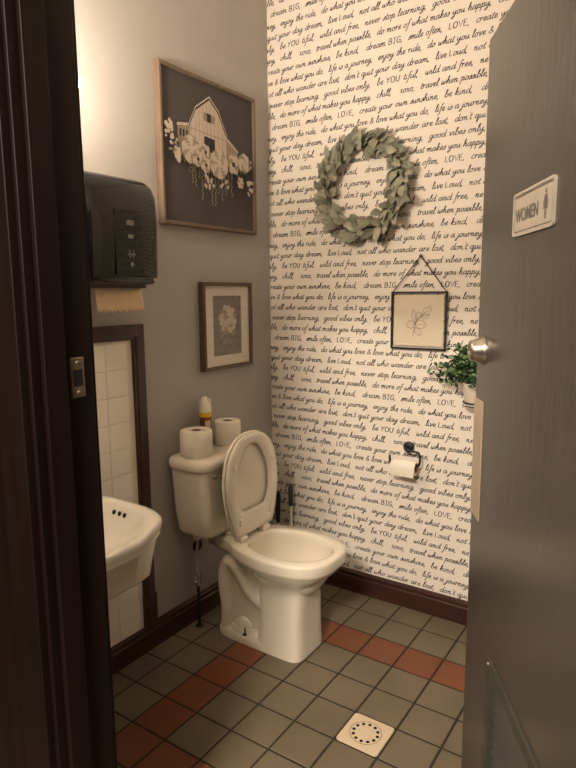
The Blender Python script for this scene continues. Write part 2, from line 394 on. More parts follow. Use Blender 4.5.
for q in range(n):
    z = VZ0+fwv + (VZ1-VZ0-2*fwv)*(q+.5)/n; h = .012
    b.add([(V0+fwv,-.004,z-h),(V1-fwv,-.004,z-h),(V1-fwv,-.03,z+h),(V0+fwv,-.03,z+h),(V0+fwv,-.006,z-h),(V1-fwv,-.006,z-h),(V1-fwv,-.032,z+h),(V0+fwv,-.032,z+h)],
          [(0,1,2,3),(7,6,5,4),(0,4,5,1),(3,2,6,7)], M['ventp'])
b.build('louvre', vent)
for (s_, z_) in ((V0+.008, VZ1-.006),(V0+.008, VZ0+.02)):
    b = MB(); b.lathe([(.005,.006),(.005,.0075),(.002,.009)], M['steel'], 12, Matrix.Translation((s_,0,z_)) @ Matrix.Rotation(-PI/2,4,'X')); b.build('screw', vent)
# latch guard plate
b = MB(); b.bbox(S0, .110, -.001, .003, .876, 1.180, M['guard'], .001)
gp = b.build('latch_guard', door); gp['label'] = 'pale metal latch guard plate'
# deadbolt collar
b = MB(); tf = Matrix.Translation((.082, 0, 1.304)) @ Matrix.Rotation(-PI/2,4,'X')
b.lathe([(.036,0),(.036,.003),(.032,.010),(.0255,.025),(.0245,.030),(.021,.033),(.012,.0335),(.0115,.031),(.004,.031)], M['steel'], 36, tf)
db = b.build('deadbolt', door); db['label'] = 'brushed metal deadbolt collar'
b = MB(); b.box(-.001, .001, -.006, .006, .0305, .0316, M['hole'], tf); b.build('keyhole', db)
b = MB()
for z in (.25, 1.05, 1.83):
    bb = MB(); bb.tube([(S1+.006,-.050,z-.05),(S1+.006,-.050,z+.05)], .008, M['steel'], 12); bb.box(S1-.03, S1+.006, -.047, -.043, z-.05, z+.05, M['steel'])
    bb.build('hinge', door)

# ------------------------------------------------------------------ WOMEN sign on the door
sg = thing('restroom_sign', 'pale metal plate reading WOMEN with a woman pictogram on the grey door', 'sign')
sg.matrix_world = dm @ Matrix.Translation((.408, 0, 1.595))
hw, hh = .1135, .0415
def plate(b, w, h, r, y0, y1, m_, e=.001):
    o = rrect(w, h, r); i_ = rrect(w-e, h-e, max(r-e,.0005))
    b.loft([[(x, y0, z) for x, z in o], [(x, y1-e, z) for x, z in o], [(x, y1, z) for x, z in i_]], m_, True, False)
b = MB(); plate(b, hw, hh, .008, 0, .003, M['alu']); clean(b.build('plate', sg))
b = MB()                     # dark border line
o = rrect(hw-.007, hh-.007, .005); i_ = rrect(hw-.0095, hh-.0095, .004)
n = len(o); b.add([(x,.0033,z) for x,z in o]+[(x,.0033,z) for x,z in i_], [(k,(k+1)%n,n+(k+1)%n,n+k) for k in range(n)], M['signd'])
b.build('border', sg)
b = MB()                     # outer raised rim, catches the light
i_ = rrect(hw-.005, hh-.005, .006); o = rrect(hw, hh, .008)
b.loft([[(x,.003,z) for x,z in o],[(x,.0045,z) for x,z in o],[(x,.0045,z) for x,z in i_],[(x,.003,z) for x,z in i_]], M['alu'], False, False)
b.build('rim', sg)
fc = bpy.data.curves.new('lettering', 'FONT'); fc.body = 'WOMEN'; fc.size = .034; fc.align_x = 'CENTER'; fc.align_y = 'CENTER'; fc.extrude = .0004; fc.offset = .0006
tmp = bpy.data.objects.new('lettering_curve', fc); C.objects.link(tmp)
dg = bpy.context.evaluated_depsgraph_get(); me = bpy.data.meshes.new_from_object(tmp.evaluated_get(dg))
bpy.data.objects.remove(tmp); me.materials.clear(); me.materials.append(M['signd'])
lt = bpy.data.objects.new('lettering', me); C.objects.link(lt); lt.parent = sg
# the plate's s axis runs away from the hinge at -s, so text reads along +s
lt.matrix_local = Matrix.Translation((-.030, .0034, -.004)) @ Matrix(((1,0,0,0),(0,0,1,0),(0,1,0,0),(0,0,0,1)))
b = MB(); y = .0034; X = .072; k_ = 1.0
circ = lambda cx, cz, r: [(cx+r*math.cos(2*PI*k/16), y, cz+r*math.sin(2*PI*k/16)) for k in range(16)]
b.poly(circ(X, .0215, .0042), M['signd'])
b.poly([(X-.005,y,.016),(X+.005,y,.016),(X+.011,y,-.008),(X-.011,y,-.008)], M['signd'])
b.poly([(X-.0055,y,.0155),(X-.004,y,.013),(X-.0115,y,-.001),(X-.0135,y,.0)], M['signd']); b.poly([(X+.0055,y,.0155),(X+.004,y,.013),(X+.0115,y,-.001),(X+.0135,y,.0)], M['signd'])
b.box(X-.0045, X-.0015, y-.0004, y, -.025, -.008, M['signd']); b.box(X+.0015, X+.0045, y-.0004, y, -.025, -.008, M['signd'])
b.build('pictogram', sg)

# ------------------------------------------------------------------ toilet (local: x out from the wall, y along it)
TY = -.55
t = thing('toilet', 'white two piece toilet with its seat and lid raised against the tank', 'toilet', (-.012, TY, 0))
P_ = [(.710,0),(.702,.075),(.665,.135),(.59,.172),(.48,.182),(.38,.170),(.30,.140),(.25,.108),(.18,.085),(.13,.078),(.118,.07),(.115,.0)]
ol = P_ + [(x,-y) for x, y in reversed(P_[1:-1])]
ol = cr([(x,y,0) for x,y in ol], 8, True); CX = .44; N = 80
def radial(pts, cx, th):
    dx, dy = math.cos(th), math.sin(th); best = 0
    n = len(pts)
    for i in range(n):
        ax, ay = pts[i][0]-cx, pts[i][1]; ex, ey = pts[(i+1)%n][0]-cx-ax, pts[(i+1)%n][1]-ay
        den = dx*ey - dy*ex
        if abs(den) < 1e-12: continue
        s = (ax*ey - ay*ex)/den; u_ = (ax*dy - ay*dx)/den
        if s > 0 and -1e-6 <= u_ <= 1+1e-6: best = max(best, s)
    return best
TH = [2*PI*k/N for k in range(N)]
R0 = [radial(ol, CX, th) for th in TH]
def col_out(x0, x1, hw_, e=5.5, n=96):
    return [((x0+x1)/2 + (x1-x0)/2*math.copysign(abs(math.cos(a))**(2/e), math.cos(a)), hw_*math.copysign(abs(math.sin(a))**(2/e), math.sin(a))) for a in [2*PI*k/n for k in range(n)]]
def ring(rad, z, cx=CX): return [(cx+r*math.cos(th), r*math.sin(th), z) for r, th in zip(rad, TH)]
Cc = [radial(col_out(.385, .590, .103), .44, th) for th in TH]
Cb = [radial(col_out(.365, .594, .112), .44, th) for th in TH]
Ct = [radial(col_out(.375, .596, .108, 2.6), .44, th) for th in TH]
Ri = [radial(col_out(.305, .672, .132, 2.2), CX, th) for th in TH]
mixr = lambda A, B, w: [a*(1-w)+c*w for a, c in zip(A, B)]
sc = lambda A, k: [a*k for a in A]
rings = [ring(Cb, 0), ring(Cb, .012), ring(mixr(Cb,Cc,.6), .06), ring(Cc, .16), ring(Cc, .25),
  ring(mixr(Cc,Ct,.6), .268), ring(mixr(R0,Ct,.88), .298), ring(mixr(R0,Ct,.64), .324), ring(mixr(R0,Ct,.37), .347), ring(mixr(R0,Ct,.14), .368),
  ring(sc(R0,.965), .381), ring(sc(R0,.995), .388), ring(R0, .395), ring(R0, .422), ring(sc(R0,.995), .430), ring(sc(R0,.98), .4345),
  ring(mixr(Ri,R0,.16), .435), ring(mixr(Ri,R0,.06), .434), ring(Ri, .428), ring(sc(Ri,.97), .413), ring(sc(Ri,.99), .395), ring(sc(Ri,.95), .34), ring(sc(Ri,.80), .28), ring(sc(Ri,.55), .235), ring(sc(Ri,.35), .222)]
b = MB(); b.loft(rings, M['porcelain'], True, True)
# trapway arch and foot, both sides
def trap(pts, ry, rx):
    pr_ = []
    n = 20
    for i, (x, z) in enumerate(pts):
        ax, az = pts[max(i-1,0)]; cx, cz = pts[min(i+1,len(pts)-1)]; L = math.hypot(cx-ax, cz-az); tx, tz = (cx-ax)/L, (cz-az)/L
        rr = rx[i] if isinstance(rx, list) else rx
        pr_.append([(x - tz*rr*math.cos(2*PI*k/n), ry*math.copysign(abs(math.sin(2*PI*k/n))**.7, math.sin(2*PI*k/n)), z + tx*rr*math.cos(2*PI*k/n)) for k in range(n)])
    b.loft(pr_, M['porcelain'], True, True)
arch = [(p.x, p.y) for p in cr([(.208,.02,0),(.210,.12,0),(.198,.20,0),(.198,.275,0),(.222,.322,0),(.258,.318,0),(.290,.275,0),(.330,.225,0),(.385,.19,0),(.43,.18,0)], 5)]
trap(arch, .098, .045)
b.loft([[(x, y, z) for x, y in rrectp] for rrectp, z in ((
   [(.300+.145*math.cos(a)*1.0, .0+.108*math.sin(a)) for a in [2*PI*k/40 for k in range(40)]], .001), ([(.300+.145*math.cos(a), .108*math.sin(a)) for a in [2*PI*k/40 for k in range(40)]], .03), ([(.300+.13*math.cos(a), .095*math.sin(a)) for a in [2*PI*k/40 for k in range(40)]], .055))], M['porcelain'], True, True)
# foot: rounded slab running back from the column with the bolt on it, and the recessed web between the legs of the trap
fo = col_out(.155, .56, .112, 4.0, 48)
b.loft([[(x,y,.0005) for x,y in fo], [(x,y,.022) for x,y in fo], [(.34+(x-.34)*.98,y*.96,.034) for x,y in fo], [(.34+(x-.34)*.9,y*.86,.043) for x,y in fo]], M['porcelain'], True, True)
b.loft([[(x,y,z) for x,y in col_out(.215,.42,w_,4,32)] for z, w_ in ((.02,.078),(.10,.066),(.20,.06),(.33,.07))], M['porcelain'], True, True)
# bolt dome
for sy in (-1, 1):
    b.lathe([(.052,.02),(.050,.05),(.040,.078),(.022,.095),(.004,.10)], M['porcelain'], 24, Matrix.Translation((.295, sy*.045, 0)) @ Matrix.Diagonal((1.25,1,1,1)))
# deck block carrying the tank
b.loft([[(x, y, z) for x, y in [(.165+p*(.07), q*.068) for p, q in rrect(1,1,.35)]] for z in (.37,.450)], M['porcelain'], True, False)
bowl = b.build('bowl', t)
b = MB(); b.lathe([(.0,.246),(.085,.246)], M['water'], 32, Matrix.Translation((.47,0,0)) @ Matrix.Diagonal((1.4,1,1,1)), cap=False); b.build('bowl_water', bowl)
for sy in (-1, 1):
    b = MB(); tfb = Matrix.Translation((.325, sy*.100, .038))
    b.lathe([(.011,0),(.011,.003),(.005,.005)], M['pipe'], 16, tfb); b.tube([(0,0,.003),(0,0,.030)], .0032, M['pipe'], 8, tf=tfb)
    b.build('floor_bolt', bowl)
# tank
b = MB(); rg = []
for z, hx, hy, e in ((.448,.075,.165,.03),(.454,.083,.178,.03),(.47,.090,.186,.03),(.55,.094,.198,.032),(.745,.099,.212,.035)):
    rg.append([(.124+x, y, z) for x, y in rrect(hx, hy, e, 8)])
b.loft(rg, M['porcelain'], True, True); tank = b.build('tank', t)
b = MB(); rg = []
for z, dlt in ((.738,-.010),(.741,.0),(.748,.006),(.765,.007),(.777,.004),(.786,-.006),(.790,-.020),(.7905,-.05)):
    rg.append([(.124+x, y, z) for x, y in rrect(.105+dlt, .220+dlt, .05+max(dlt,-.03), 10)])
b.loft(rg, M['porcelain'], True, True); b.build('tank_lid', t)
b = MB()
b.lathe([(.012,0),(.012,.006),(.008,.010)], M['chrome'], 18, Matrix.Translation((.222,-.150,.716)) @ Matrix.Rotation(PI/2,4,'Y'))
b.tube([(.234,-.150,.716),(.240,-.130,.714),(.240,-.08,.708)], [.006,.007,.0075], M['chrome'], 10)
b.build('flush_lever', t)
# raised seat and lid
def seat_out(k=1.0, e=0):
    pts = [(0,.128),(.03,.142),(.10,.166),(.20,.184),(.28,.184),(.36,.165),(.42,.125),(.455,.07),(.466,0)]
    pts = [(a, w) for a, w in pts]
    full = [(a,-w) for a, w in pts] + [(a, w) for a, w in reversed(pts[:-1])]
    return full
def densify(full):
    bot = [Vector((full[0][0], full[0][1], 0)), Vector((full[-1][0], full[-1][1], 0))]
    return [(p.x, p.y) for p in cr([(a,w,0) for a,w in full], 6)]
so = densify(seat_out())
AX = .245
def sring(pts, k, off):
    return [((a-AX)*k + AX, w*k, off) for a, w in pts]
inn = [(.255+.155*math.cos(th), .098*math.sin(th)*(1-.10*math.cos(th)*-1)) for th in [math.atan2(w, -(a-.255)) for a, w in so]]
def innerpt(a, w):
    th = math.atan2(w/.184, (a-.235)/.23); return (.248+.168*math.cos(th), .118*math.sin(th)*(1.0 - .16*math.cos(th)))
si = [innerpt(a, w) for a, w in so]
def hinge_tf(x0, z0, x1, z1):
    v = Vector((x1-x0, 0, z1-z0)).normalized(); n_ = Vector((v.z, 0, -v.x))     # local a -> v, w -> y, off -> outward (+x)
    mt = Matrix((v, Vector((0,1,0)), n_)).transposed().to_4x4(); mt.translation = (x0, 0, z0); return mt
htf = hinge_tf(.297, .459, .285, .90) @ Matrix.Translation((0,.008,0)) @ Matrix.Diagonal((.895,.925,1,1))
n = len(so)
def blend(k): return [((a*(1-k)+c*k), (w*(1-k)+e*k)) for (a,w),(c,e) in zip(so, si)]
def at(pts, off): return [(a, w, off) for a, w in pts]
b = MB()
b.loft([at(blend(.02), .000), at(so, .004), at(so, .009), at(blend(.03), .013), at(blend(.30), .0165), at(blend(.70), .0165), at(blend(.97), .012), at(si, .007), at(blend(.97), .001)], M['plastic_w'], False, True, htf)
b.loft([at(blend(.97), .001), at(blend(.02), .0)], M['plastic_w'], False, False, htf)
seat = b.build('seat', t)
for (a, w) in ((.07,-.112),(.07,.112),(.33,-.135),(.33,.135)):
    b = MB(); b.bbox(a-.016, a+.016, w-.009, w+.009, .014, .024, M['plastic_w'], .003, htf); b.build('bumper', seat)
b = MB(); ltf = htf @ Matrix.Translation((.002, 0, -.019))
big = [((a-AX)*1.01+AX, w*1.012) for a, w in so]
sm_ = lambda k: [((a-AX)*k+AX, w*k) for a, w in so]
b.loft([at(sm_(.90), -.004), at(sm_(.99), .000), at(big, .006), at(big, .012), at(sm_(.985), .016), at(sm_(.93), .012)], M['plastic_w'], True, True, ltf)
b.build('lid', t)
for sy in (-1, 1):
    b = MB(); b.bbox(.272, .322, sy*.078-.022, sy*.078+.022, .432, .461, M['plastic_w'], .007); b.tube([(.293, sy*.078-.03, .459),(.293, sy*.078+.03, .459)], .011, M['plastic_w'], 14); b.build('seat_hinge', t)

# ------------------------------------------------------------------ water supply below the tank
ws = thing('water_supply_valve', 'thin dark riser pipe and chrome shutoff valve under the toilet tank', 'valve', (.062, -.655, 0))
b = MB(); b.tube([(0,0,0),(0,0,.20)], .0075, M['pipe'], 12); b.lathe([(.018,0.0005),(.018,.003),(.009,.006)], M['pipe'], 18); b.build('riser_pipe', ws)
b = MB(); b.tube([(0,0,.19),(0,0,.245)], .012, M['chrome'], 14); b.tube([(0,0,.215),(.0,-.022,.215)], .009, M['chrome'], 12); b.lathe([(.014,.195),(.016,.20),(.014,.205)], M['chrome'], 14); vb = b.build('valve_body', ws)
b = MB(); b.lathe([(.006,0),(.016,.002),(.018,.006),(.012,.010),(.002,.011)], M['chrome'], 18, Matrix.Translation((0,-.020,.215)) @ Matrix.Rotation(PI/2,4,'X') @ Matrix.Diagonal((1,.6,1,1))); b.build('valve_handle', vb)
b = MB(); b.tube(cr([(0,0,.245),(-.004,.004,.29),(.0,-.003,.34),(.015,-.012,.385),(.02,-.018,.418)], 5), .006, M['hose'], 12); b.build('supply_hose', ws)
b = MB(); b.lathe([(.014,.412),(.017,.418),(.017,.432),(.013,.437)], M['can_w'], 14, Matrix.Translation((.02,-.018,0))); b.build('hose_nut', ws)
b = MB(); b.lathe([(.030,.0),(.029,.004),(.020,.008),(.010,.009)], M['pipe'], 24, Matrix.Translation((0,-.585,.335)) @ Matrix.Rotation(PI/2,4,'Y'))
tag(b.build('pipe_cover_plate'), 'small round dark cover plate on the grey wall beneath the toilet tank', 'cover plate')

# ------------------------------------------------------------------ things on the tank
ZT = .7905
def roll(name, label, x, y, r, h, group=None):
    o = thing(name, label, 'toilet roll', (x, y, ZT), group)
    b = MB(); b.lathe([(r-.003,0),(r,.004),(r+.0005,h*.5),(r,h-.004),(r-.004,h),(.022,h),(.021,h-.03)], M['tissue'], 40, cap=False)
    b.lathe([(.021,0),(r-.003,0)], M['tissue'], 40, cap=False)
    b.add([((r+.0012)*math.cos(a), (r+.0012)*math.sin(a), z) for a in (-.9,-.85,-.8) for z in (.003, h-.003)], [(0,2,3,1),(2,4,5,3)], M['tissue'])
    b.build('paper', o)
    b = MB(); b.lathe([(.0215,.001),(.0215,h-.002),(.0195,h-.002),(.0195,.001)], M['card'], 28, cap=False); b.build('core', o)
roll('toilet_roll', 'front toilet roll on the tank lid, left of the aerosol can', .112, -.692, .066, .106, 'toilet rolls on the tank lid')
roll('toilet_roll', 'rear toilet roll on the tank lid, right of the can by the raised lid', .100, -.478, .058, .106, 'toilet rolls on the tank lid')
ca = thing('air_freshener', 'brown and yellow aerosol can with a white cap between the toilet rolls', 'air freshener', (.050, -.562, ZT))
b = MB(); b.lathe([(.023,0),(.0255,.003),(.0255,.132),(.0245,.138)], M['can_r'], 28)
b.add([(.0258*math.cos(a), .0258*math.sin(a), z) for a in [-.9+.12*k for k in range(9)] for z in (.075,.118)], [(2*k,2*k+2,2*k+3,2*k+1) for k in range(8)], M['art_w'])
b.build('can', ca)
b = MB(); b.lathe([(.0262,.132),(.0268,.135),(.0268,.150),(.0255,.153)], M['can_y'], 28); b.build('collar', ca)
b = MB(); b.lathe([(.0255,.152),(.026,.158),(.0245,.185),(.021,.202),(.014,.214),(.004,.219)], M['can_w'], 28); b.box(.012, .027, -.007, .007, .196, .212, M['can_w']); b.build('cap', ca)

# ------------------------------------------------------------------ brush and plunger behind the toilet
o = thing('toilet_brush', 'toilet brush with a dark grey grip standing by the wallpapered wall', 'brush', (.153, -.058, 0))
b = MB(); b.lathe([(.028,0),(.031,.004),(.031,.11),(.031,.115),(.029,.112),(.028,.01)], M['can_w'], 28); b.build('holder', o)
b = MB(); b.tube([(0,0,.02),(0,0,.40)], .0075, M['can_w'], 12); b.build('shaft', o)
b = MB(); b.lathe([(.008,.385),(.012,.39),(.012,.44),(.0135,.47),(.010,.492),(.004,.497)], M['handle_g'], 18); b.build('grip', o)
b = MB(); b.lathe([(.012,.015),(.024,.03),(.025,.07),(.012,.09)], M['can_w'], 20); b.build('bristles', o)
o = thing('plunger', 'black handled plunger tucked in the corner left of the toilet brush', 'plunger', (.086, -.076, 0))
b = MB(); b.lathe([(.030,0),(.032,.01),(.031,.05),(.024,.075),(.012,.10)], M['blackp'], 28); b.build('cup', o)
b = MB(); b.tube([(0,0,.08),(0,0,.30)], .009, M['can_w'], 12); b.build('stick', o)
b = MB(); b.tube([(0,0,.29),(0,0,.36),(.004,0,.43),(.002,0,.455)], [.010,.0125,.0125,.006], M['blackp'], 12); b.build('grip', o)

# ------------------------------------------------------------------ wall-hung sink
SY0, SY1 = -1.72, -1.152; SC = (SY0+SY1)/2; SH = (SY1-SY0)/2; ZR = .738; XS = .470
sk = thing('sink', 'white wall hung sink beside the dark door jamb', 'sink', (0, SC, .018))
def dring(dx, dy, z, e=4.2, xo=0.0):      # D-shaped plan: straight at the wall, rounded at the front
    pts = []
    n = 48
    for k in range(n+1):
        a = -PI/2 + PI*k/n
        x = .16 + (XS-.16-dx)*abs(math.cos(a))**(2/e); y = (SH-dy)*math.copysign(abs(math.sin(a))**(2/e), math.sin(a))
        pts.append((x, y, z))
    pts += [(.002+xo, SH-dy, z), (.002+xo, -(SH-dy), z)]
    return pts
b = MB()
def iring(k, z):
    return [(.255+ .185*k*math.copysign(abs(math.cos(a))**(2/2.6), math.cos(a)), .195*k*math.copysign(abs(math.sin(a))**(2/2.6), math.sin(a)), z) for a in [-PI/2+PI*q/48 for q in range(49)] ] 
outer = [dring(.05,.13,.566,7), dring(.024,.100,.570,7), dring(.012,.090,.582,7), dring(.004,.058,.676,6), dring(.002,.020,.686), dring(.001,.008,.692), dring(.002,.010,.700), dring(.002,.012,.703), dring(.001,.003,.708), dring(0,0,.718), dring(.001,.001,.730), dring(.008,.008,.737), dring(.018,.018,.738)]
def inner(dx, dy, xw, z, e=2.6):
    pts = []
    n = 48
    for k in range(n+1):
        a = -PI/2 + PI*k/n
        pts.append((.20 + (XS-.20-dx)*abs(math.cos(a))**(2/e), (SH-dy)*math.copysign(abs(math.sin(a))**(2/e), math.sin(a)), z))
    return pts + [(xw, SH-dy-.03, z), (xw, -(SH-dy-.03), z)]
inn_ = [inner(.018,.030,.10,.736), inner(.025,.038,.11,.728), inner(.055,.055,.12,.700), inner(.085,.085,.14,.655), inner(.14,.14,.17,.630), inner(.20,.19,.19,.622)]
def dip(p):
    sm_ = lambda a, c, v: (lambda t: t*t*(3-2*t))(max(0, min(1, (v-a)/(c-a))))
    return (p[0], p[1], p[2] - .026*sm_(.30, .43, p[0])*(1-sm_(.10, .20, abs(p[1])))*sm_(.66, .70, p[2]))
b.loft([[dip(p) for p in rg_] for rg_ in outer + inn_], M['sinkp'], True, True)
b.box(.0, .07, -SH+.02, SH-.02, .60, .742, M['sinkp'])
clean(b.build('basin', sk))
for k in range(5):
    x_ = .150+.0275*k; e_ = 2.6; ax_ = XS-.20-.050; by_ = SH-.050
    y_ = by_*(1-max(0, (x_-.20)/ax_)**e_)**(1/e_); nx_ = 0 if x_ < .2 else .25*(x_-.2)/.1
    b = MB(); b.lathe([(.0080,-.002),(.0080,.0022),(.004,.0024)], M['hole'], 14, Matrix.Translation((x_, y_, .708)) @ Matrix.Rotation(-nx_,4,'Z') @ Matrix.Rotation(PI/2-.35,4,'X')); b.build('overflow_hole', sk)
b = MB(); b.lathe([(.024,.6225),(.024,.626),(.016,.626),(.014,.624)], M['chrome'], 24, Matrix.Translation((.24,0,0))); b.build('drain', sk)
b = MB(); b.lathe([(.024,.742),(.022,.755),(.016,.76),(.014,.82)], M['chrome'], 20, Matrix.Translation((.04,0,0))); b.tube(cr([(.04,0,.81),(.06,0,.83),(.12,0,.825),(.15,0,.79)],4), .011, M['chrome'], 12); b.build('faucet', sk)

# ------------------------------------------------------------------ vanity light over the sink
vl = thing('vanity_light', 'vanity light with frosted bell shades high on the grey wall', 'light', (0, -1.530, 1.975))
b = MB(); b.bbox(0, .022, -.30, .30, -.045, .045, M['steel'], .006); b.build('backplate', vl)
for k in range(3):
    y_ = -.232 + .232*k; y_ = [.226, 0, -.226][k]
    b = MB(); b.tube(cr([(.02,y_,0),(.10,y_,-.025),(.192,y_,-.03),(.205,y_,-.01)],4), .008, M['steel'], 12); b.lathe([(.018,-.012),(.022,-.004),(.022,.012),(.016,.016)], M['steel'], 18, Matrix.Translation((.205,y_,0))); b.build('arm', vl)
    b = MB(); b.lathe([(.020,.005),(.026,.012),(.030,.030),(.034,.050),(.042,.066),(.056,.076),(.0565,.078),(.042,.068),(.032,.050)], M['frost'], 32, Matrix.Translation((.205,y_,0)), cap=False)
    sh = b.build('lamp_shade', vl)
    b = MB(); b.lathe([(.010,.012),(.012,.022),(.020,.040),(.021,.050),(.014,.064),(.003,.069)], M['bulb'], 18, Matrix.Translation((.205,y_,0))); b.build('bulb', vl)
    L = bpy.data.lights.new('bulb_light', 'POINT'); L.energy = BULB_W*(.5,1.2,1.3)[k]; L.color = BULB_C; L.shadow_soft_size = .045
    lo = bpy.data.objects.new('bulb_light', L); C.objects.link(lo); lo.parent = vl; lo.location = (.205, y_, .085)

# ------------------------------------------------------------------ added fill lamp, unseen in the hall, brightens lower wall and toilet
b = MB(); b.box(-.12, 3.2, -5.4, YO-.0, ZC, ZC+.1, M['ceil']); struct(b.build('ceiling'))
hl = thing('hall_fill_light', 'added square fill lamp, unseen in the hall behind the camera', 'light', (1.64, -4.1, ZC))
b = MB(); b.box(-.32, .32, -.32, .32, -.05, 0, M['can_w']); b.build('fill_housing', hl)
b = MB(); b.box(-.30, .30, -.30, .30, -.058, -.05, M['frost']); b.build('fill_diffuser', hl)
L = bpy.data.lights.new('hall_fill_area', 'AREA'); L.energy = HALL_FILL_W; L.color = BULB_C; L.shape = 'SQUARE'; L.size = .58
lo = bpy.data.objects.new('hall_fill_area', L); C.objects.link(lo); lo.parent = hl; lo.location = (0, 0, -.065)

# ------------------------------------------------------------------ paper towel dispenser
dp = thing('paper_towel_dispenser', 'smoked black paper towel dispenser on the grey wall', 'dispenser', (0, -1.095, 1.478))
b = MB(); rg = []
for z, xo, ww in ((0,.170,.140),(.004,.186,.152),(.012,.194,.157),(.03,.200,.160),(.20,.205,.161),(.29,.200,.160),(.325,.186,.157),(.345,.165,.150),(.354,.14,.140),(.357,.10,.125)):
    o_ = rrect(1,1,.2,6); r = .035; pts = []
    for cx, cy, a0 in ((xo-r, ww-r, 0), (.0, ww, PI/2), (.0, -ww, PI), (xo-r, -ww+r, 1.5*PI)):
        if cx == 0: pts.append((.001, cy*.99, z)); continue
        for q in range(8):
            a = a0 + PI/2*q/7; pts.append((cx+r*math.cos(a), cy+r*math.sin(a), z))
    rg.append(pts)
b.loft(rg, M['smoke'], True, True); cov = b.build('cover', dp); cov['label'] = 'glossy smoked cover'
b = MB(); b.box(.03, .16, -.12, .12, -.012, .002, M['blackp']); b.build('outlet', dp)
b = MB(); b.bbox(.203, .2065, -.045, .072, .03, .240, M['smoke2'], .001); w = b.build('window_panel', cov)
for (y0,y1,z0,z1) in ((.004,.034,.192,.208),(.008,.030,.150,.162),(.002,.038,.096,.101),(.010,.015,.088,.112),(.025,.030,.088,.112),(.014,.027,.060,.072)):
    b = MB(); b.box(.2062, .2070, y0, y1, z0, z1, M['icon']); b.build('symbol', w)
b = MB(); b.lathe([(.007,0),(.006,.003),(.002,.004)], M['steel'], 16, Matrix.Translation((.197,.128,.016)) @ Matrix.Rotation(PI/2,4,'Y')); b.build('lock', dp)
# towel
b = MB(); n = 26; top = []; vs_ = []; y0, y1 = -1.165, -.960
for q in range(n+1):
    y = y0 + (y1-y0)*q/n
    zb = 1.382 + (.014 if q % 2 else 0)
    for r_, z in enumerate((1.482, 1.45, 1.42, zb)):
        vs_.append((.118 + .004*r_ + .0015*math.sin(q*.9+r_), y, z))
for th in (0, .0006):
    pass
fs_ = [(4*q+r_, 4*q+4+r_, 4*q+5+r_, 4*q+1+r_) for q in range(n) for r_ in range(3)]
b.add(vs_, fs_, M['kraft'], True)
pt = b.build('paper_towel'); sm = pt.modifiers.new('thick','SOLIDIFY'); sm.thickness = .0008
tag(pt, 'brown paper towel with a zigzag edge hanging from the black dispenser', 'paper towel')

# ------------------------------------------------------------------ pictures on the grey wall (local: y along the wall, x out)
def frame_parts(o, w, h, fwid, dep, m_):
    b = MB()
    prof = [(0,0),(0,dep-.003),(.003,dep),(fwid-.003,dep),(fwid,dep-.004),(fwid,dep-.012)]
    corners = [(-1,-1),(1,-1),(1,1),(-1,1)]
    rings = [[(x, sy*(w-i_), sz*(h-i_)) for i_, x in prof] for sy, sz in corners]
    rings.append(rings[0]); b.loft(rings, m_, False, False, close=False)
    return clean(b.build('frame', o))
pc = thing('framed_barn_picture', 'large wood framed picture of a cream barn over flowers on charcoal ground', 'picture', (0, -.445, 2.018))
W, H = .302, .300
frame_parts(pc, W, H, .015, .032, M['oak'])
b = MB(); b.box(.004, .020, -W+.012, W-.012, -H+.012, H-.012, M['canvas']); b.build('canvas', pc)
b = MB(); LX = [.0206]
def q2(t_, v): # picture fractions measured on the photo -> wall plane (perspective undone)
    a = t_/(t_+(1-t_)*1.19); return ((a-.5)*2*(W-.014), (v-.5)*2*(H-.014))
def pp(pts, m_, b_=None):
    LX[0] += .00008
    (b_ or b).poly([(LX[0],)+q2(a, v) for a, v in pts], m_)
def disc(a, v, r, m_, n=14, sx=1, rot=0, wob=0):
    LX[0] += .00008; cy, cz = q2(a, v); pts = []
    for k in range(n):
        th = 2*PI*k/n; rr = r*(1+wob*math.sin(5*th+a*40)); x, z = rr*math.cos(th)*sx, rr*math.sin(th)
        pts.append((LX[0], cy+x*math.cos(rot)-z*math.sin(rot), cz+x*math.sin(rot)+z*math.cos(rot)))
    b.poly(pts, m_)
pp([(.175,.60),(.18,.655),(.32,.675),(.32,.52),(.2,.5)], M['art_m']); pp([(.17,.65),(.175,.668),(.32,.69),(.32,.672)], M['art_w'])
for a in (.20,.235,.27): pp([(a,.585),(a+.018,.588),(a+.018,.635),(a,.632)], M['art_d'])
pp([(.71,.66),(.83,.585),(.83,.5),(.71,.5)], M['art_m']); pp([(.70,.68),(.705,.655),(.84,.575),(.84,.592)], M['art_w'])
barn = [(.315,.5),(.315,.68),(.385,.80),(.53,.895),(.625,.82),(.71,.67),(.71,.5)]
pp(barn, M['art_w'])
for k in range(9):
    a = .33+.042*k; top_ = min(.68+(a-.315)*1.55, .80+(a-.385)*.62 if a > .385 else 9, .895-(a-.53)*.75 if a > .53 else 9, .82-(a-.625)*1.75 if a > .625 else 9)-.02
    pp([(a,.5),(a+.005,.5),(a+.005,top_),(a,top_)], M['art_m'])
for p, c in (((.30,.675),(.38,.805)),((.38,.805),(.53,.905)),((.53,.905),(.632,.826)),((.632,.826),(.722,.665))):
    pp([p, (p[0],p[1]-.016), (c[0],c[1]-.016), c], M['art_d']); pp([(p[0],p[1]+.012), p, c, (c[0],c[1]+.012)], M['art_w'])
pp([(.315,.662),(.71,.645),(.71,.638),(.315,.655)], M['art_m'])
pp([(.465,.5),(.465,.63),(.58,.625),(.58,.5)], M['art_d'])
pp([(.43,.5),(.43,.632),(.46,.631),(.46,.5)], M['art_w']); pp([(.585,.5),(.585,.625),(.625,.622),(.625,.5)], M['art_w'])
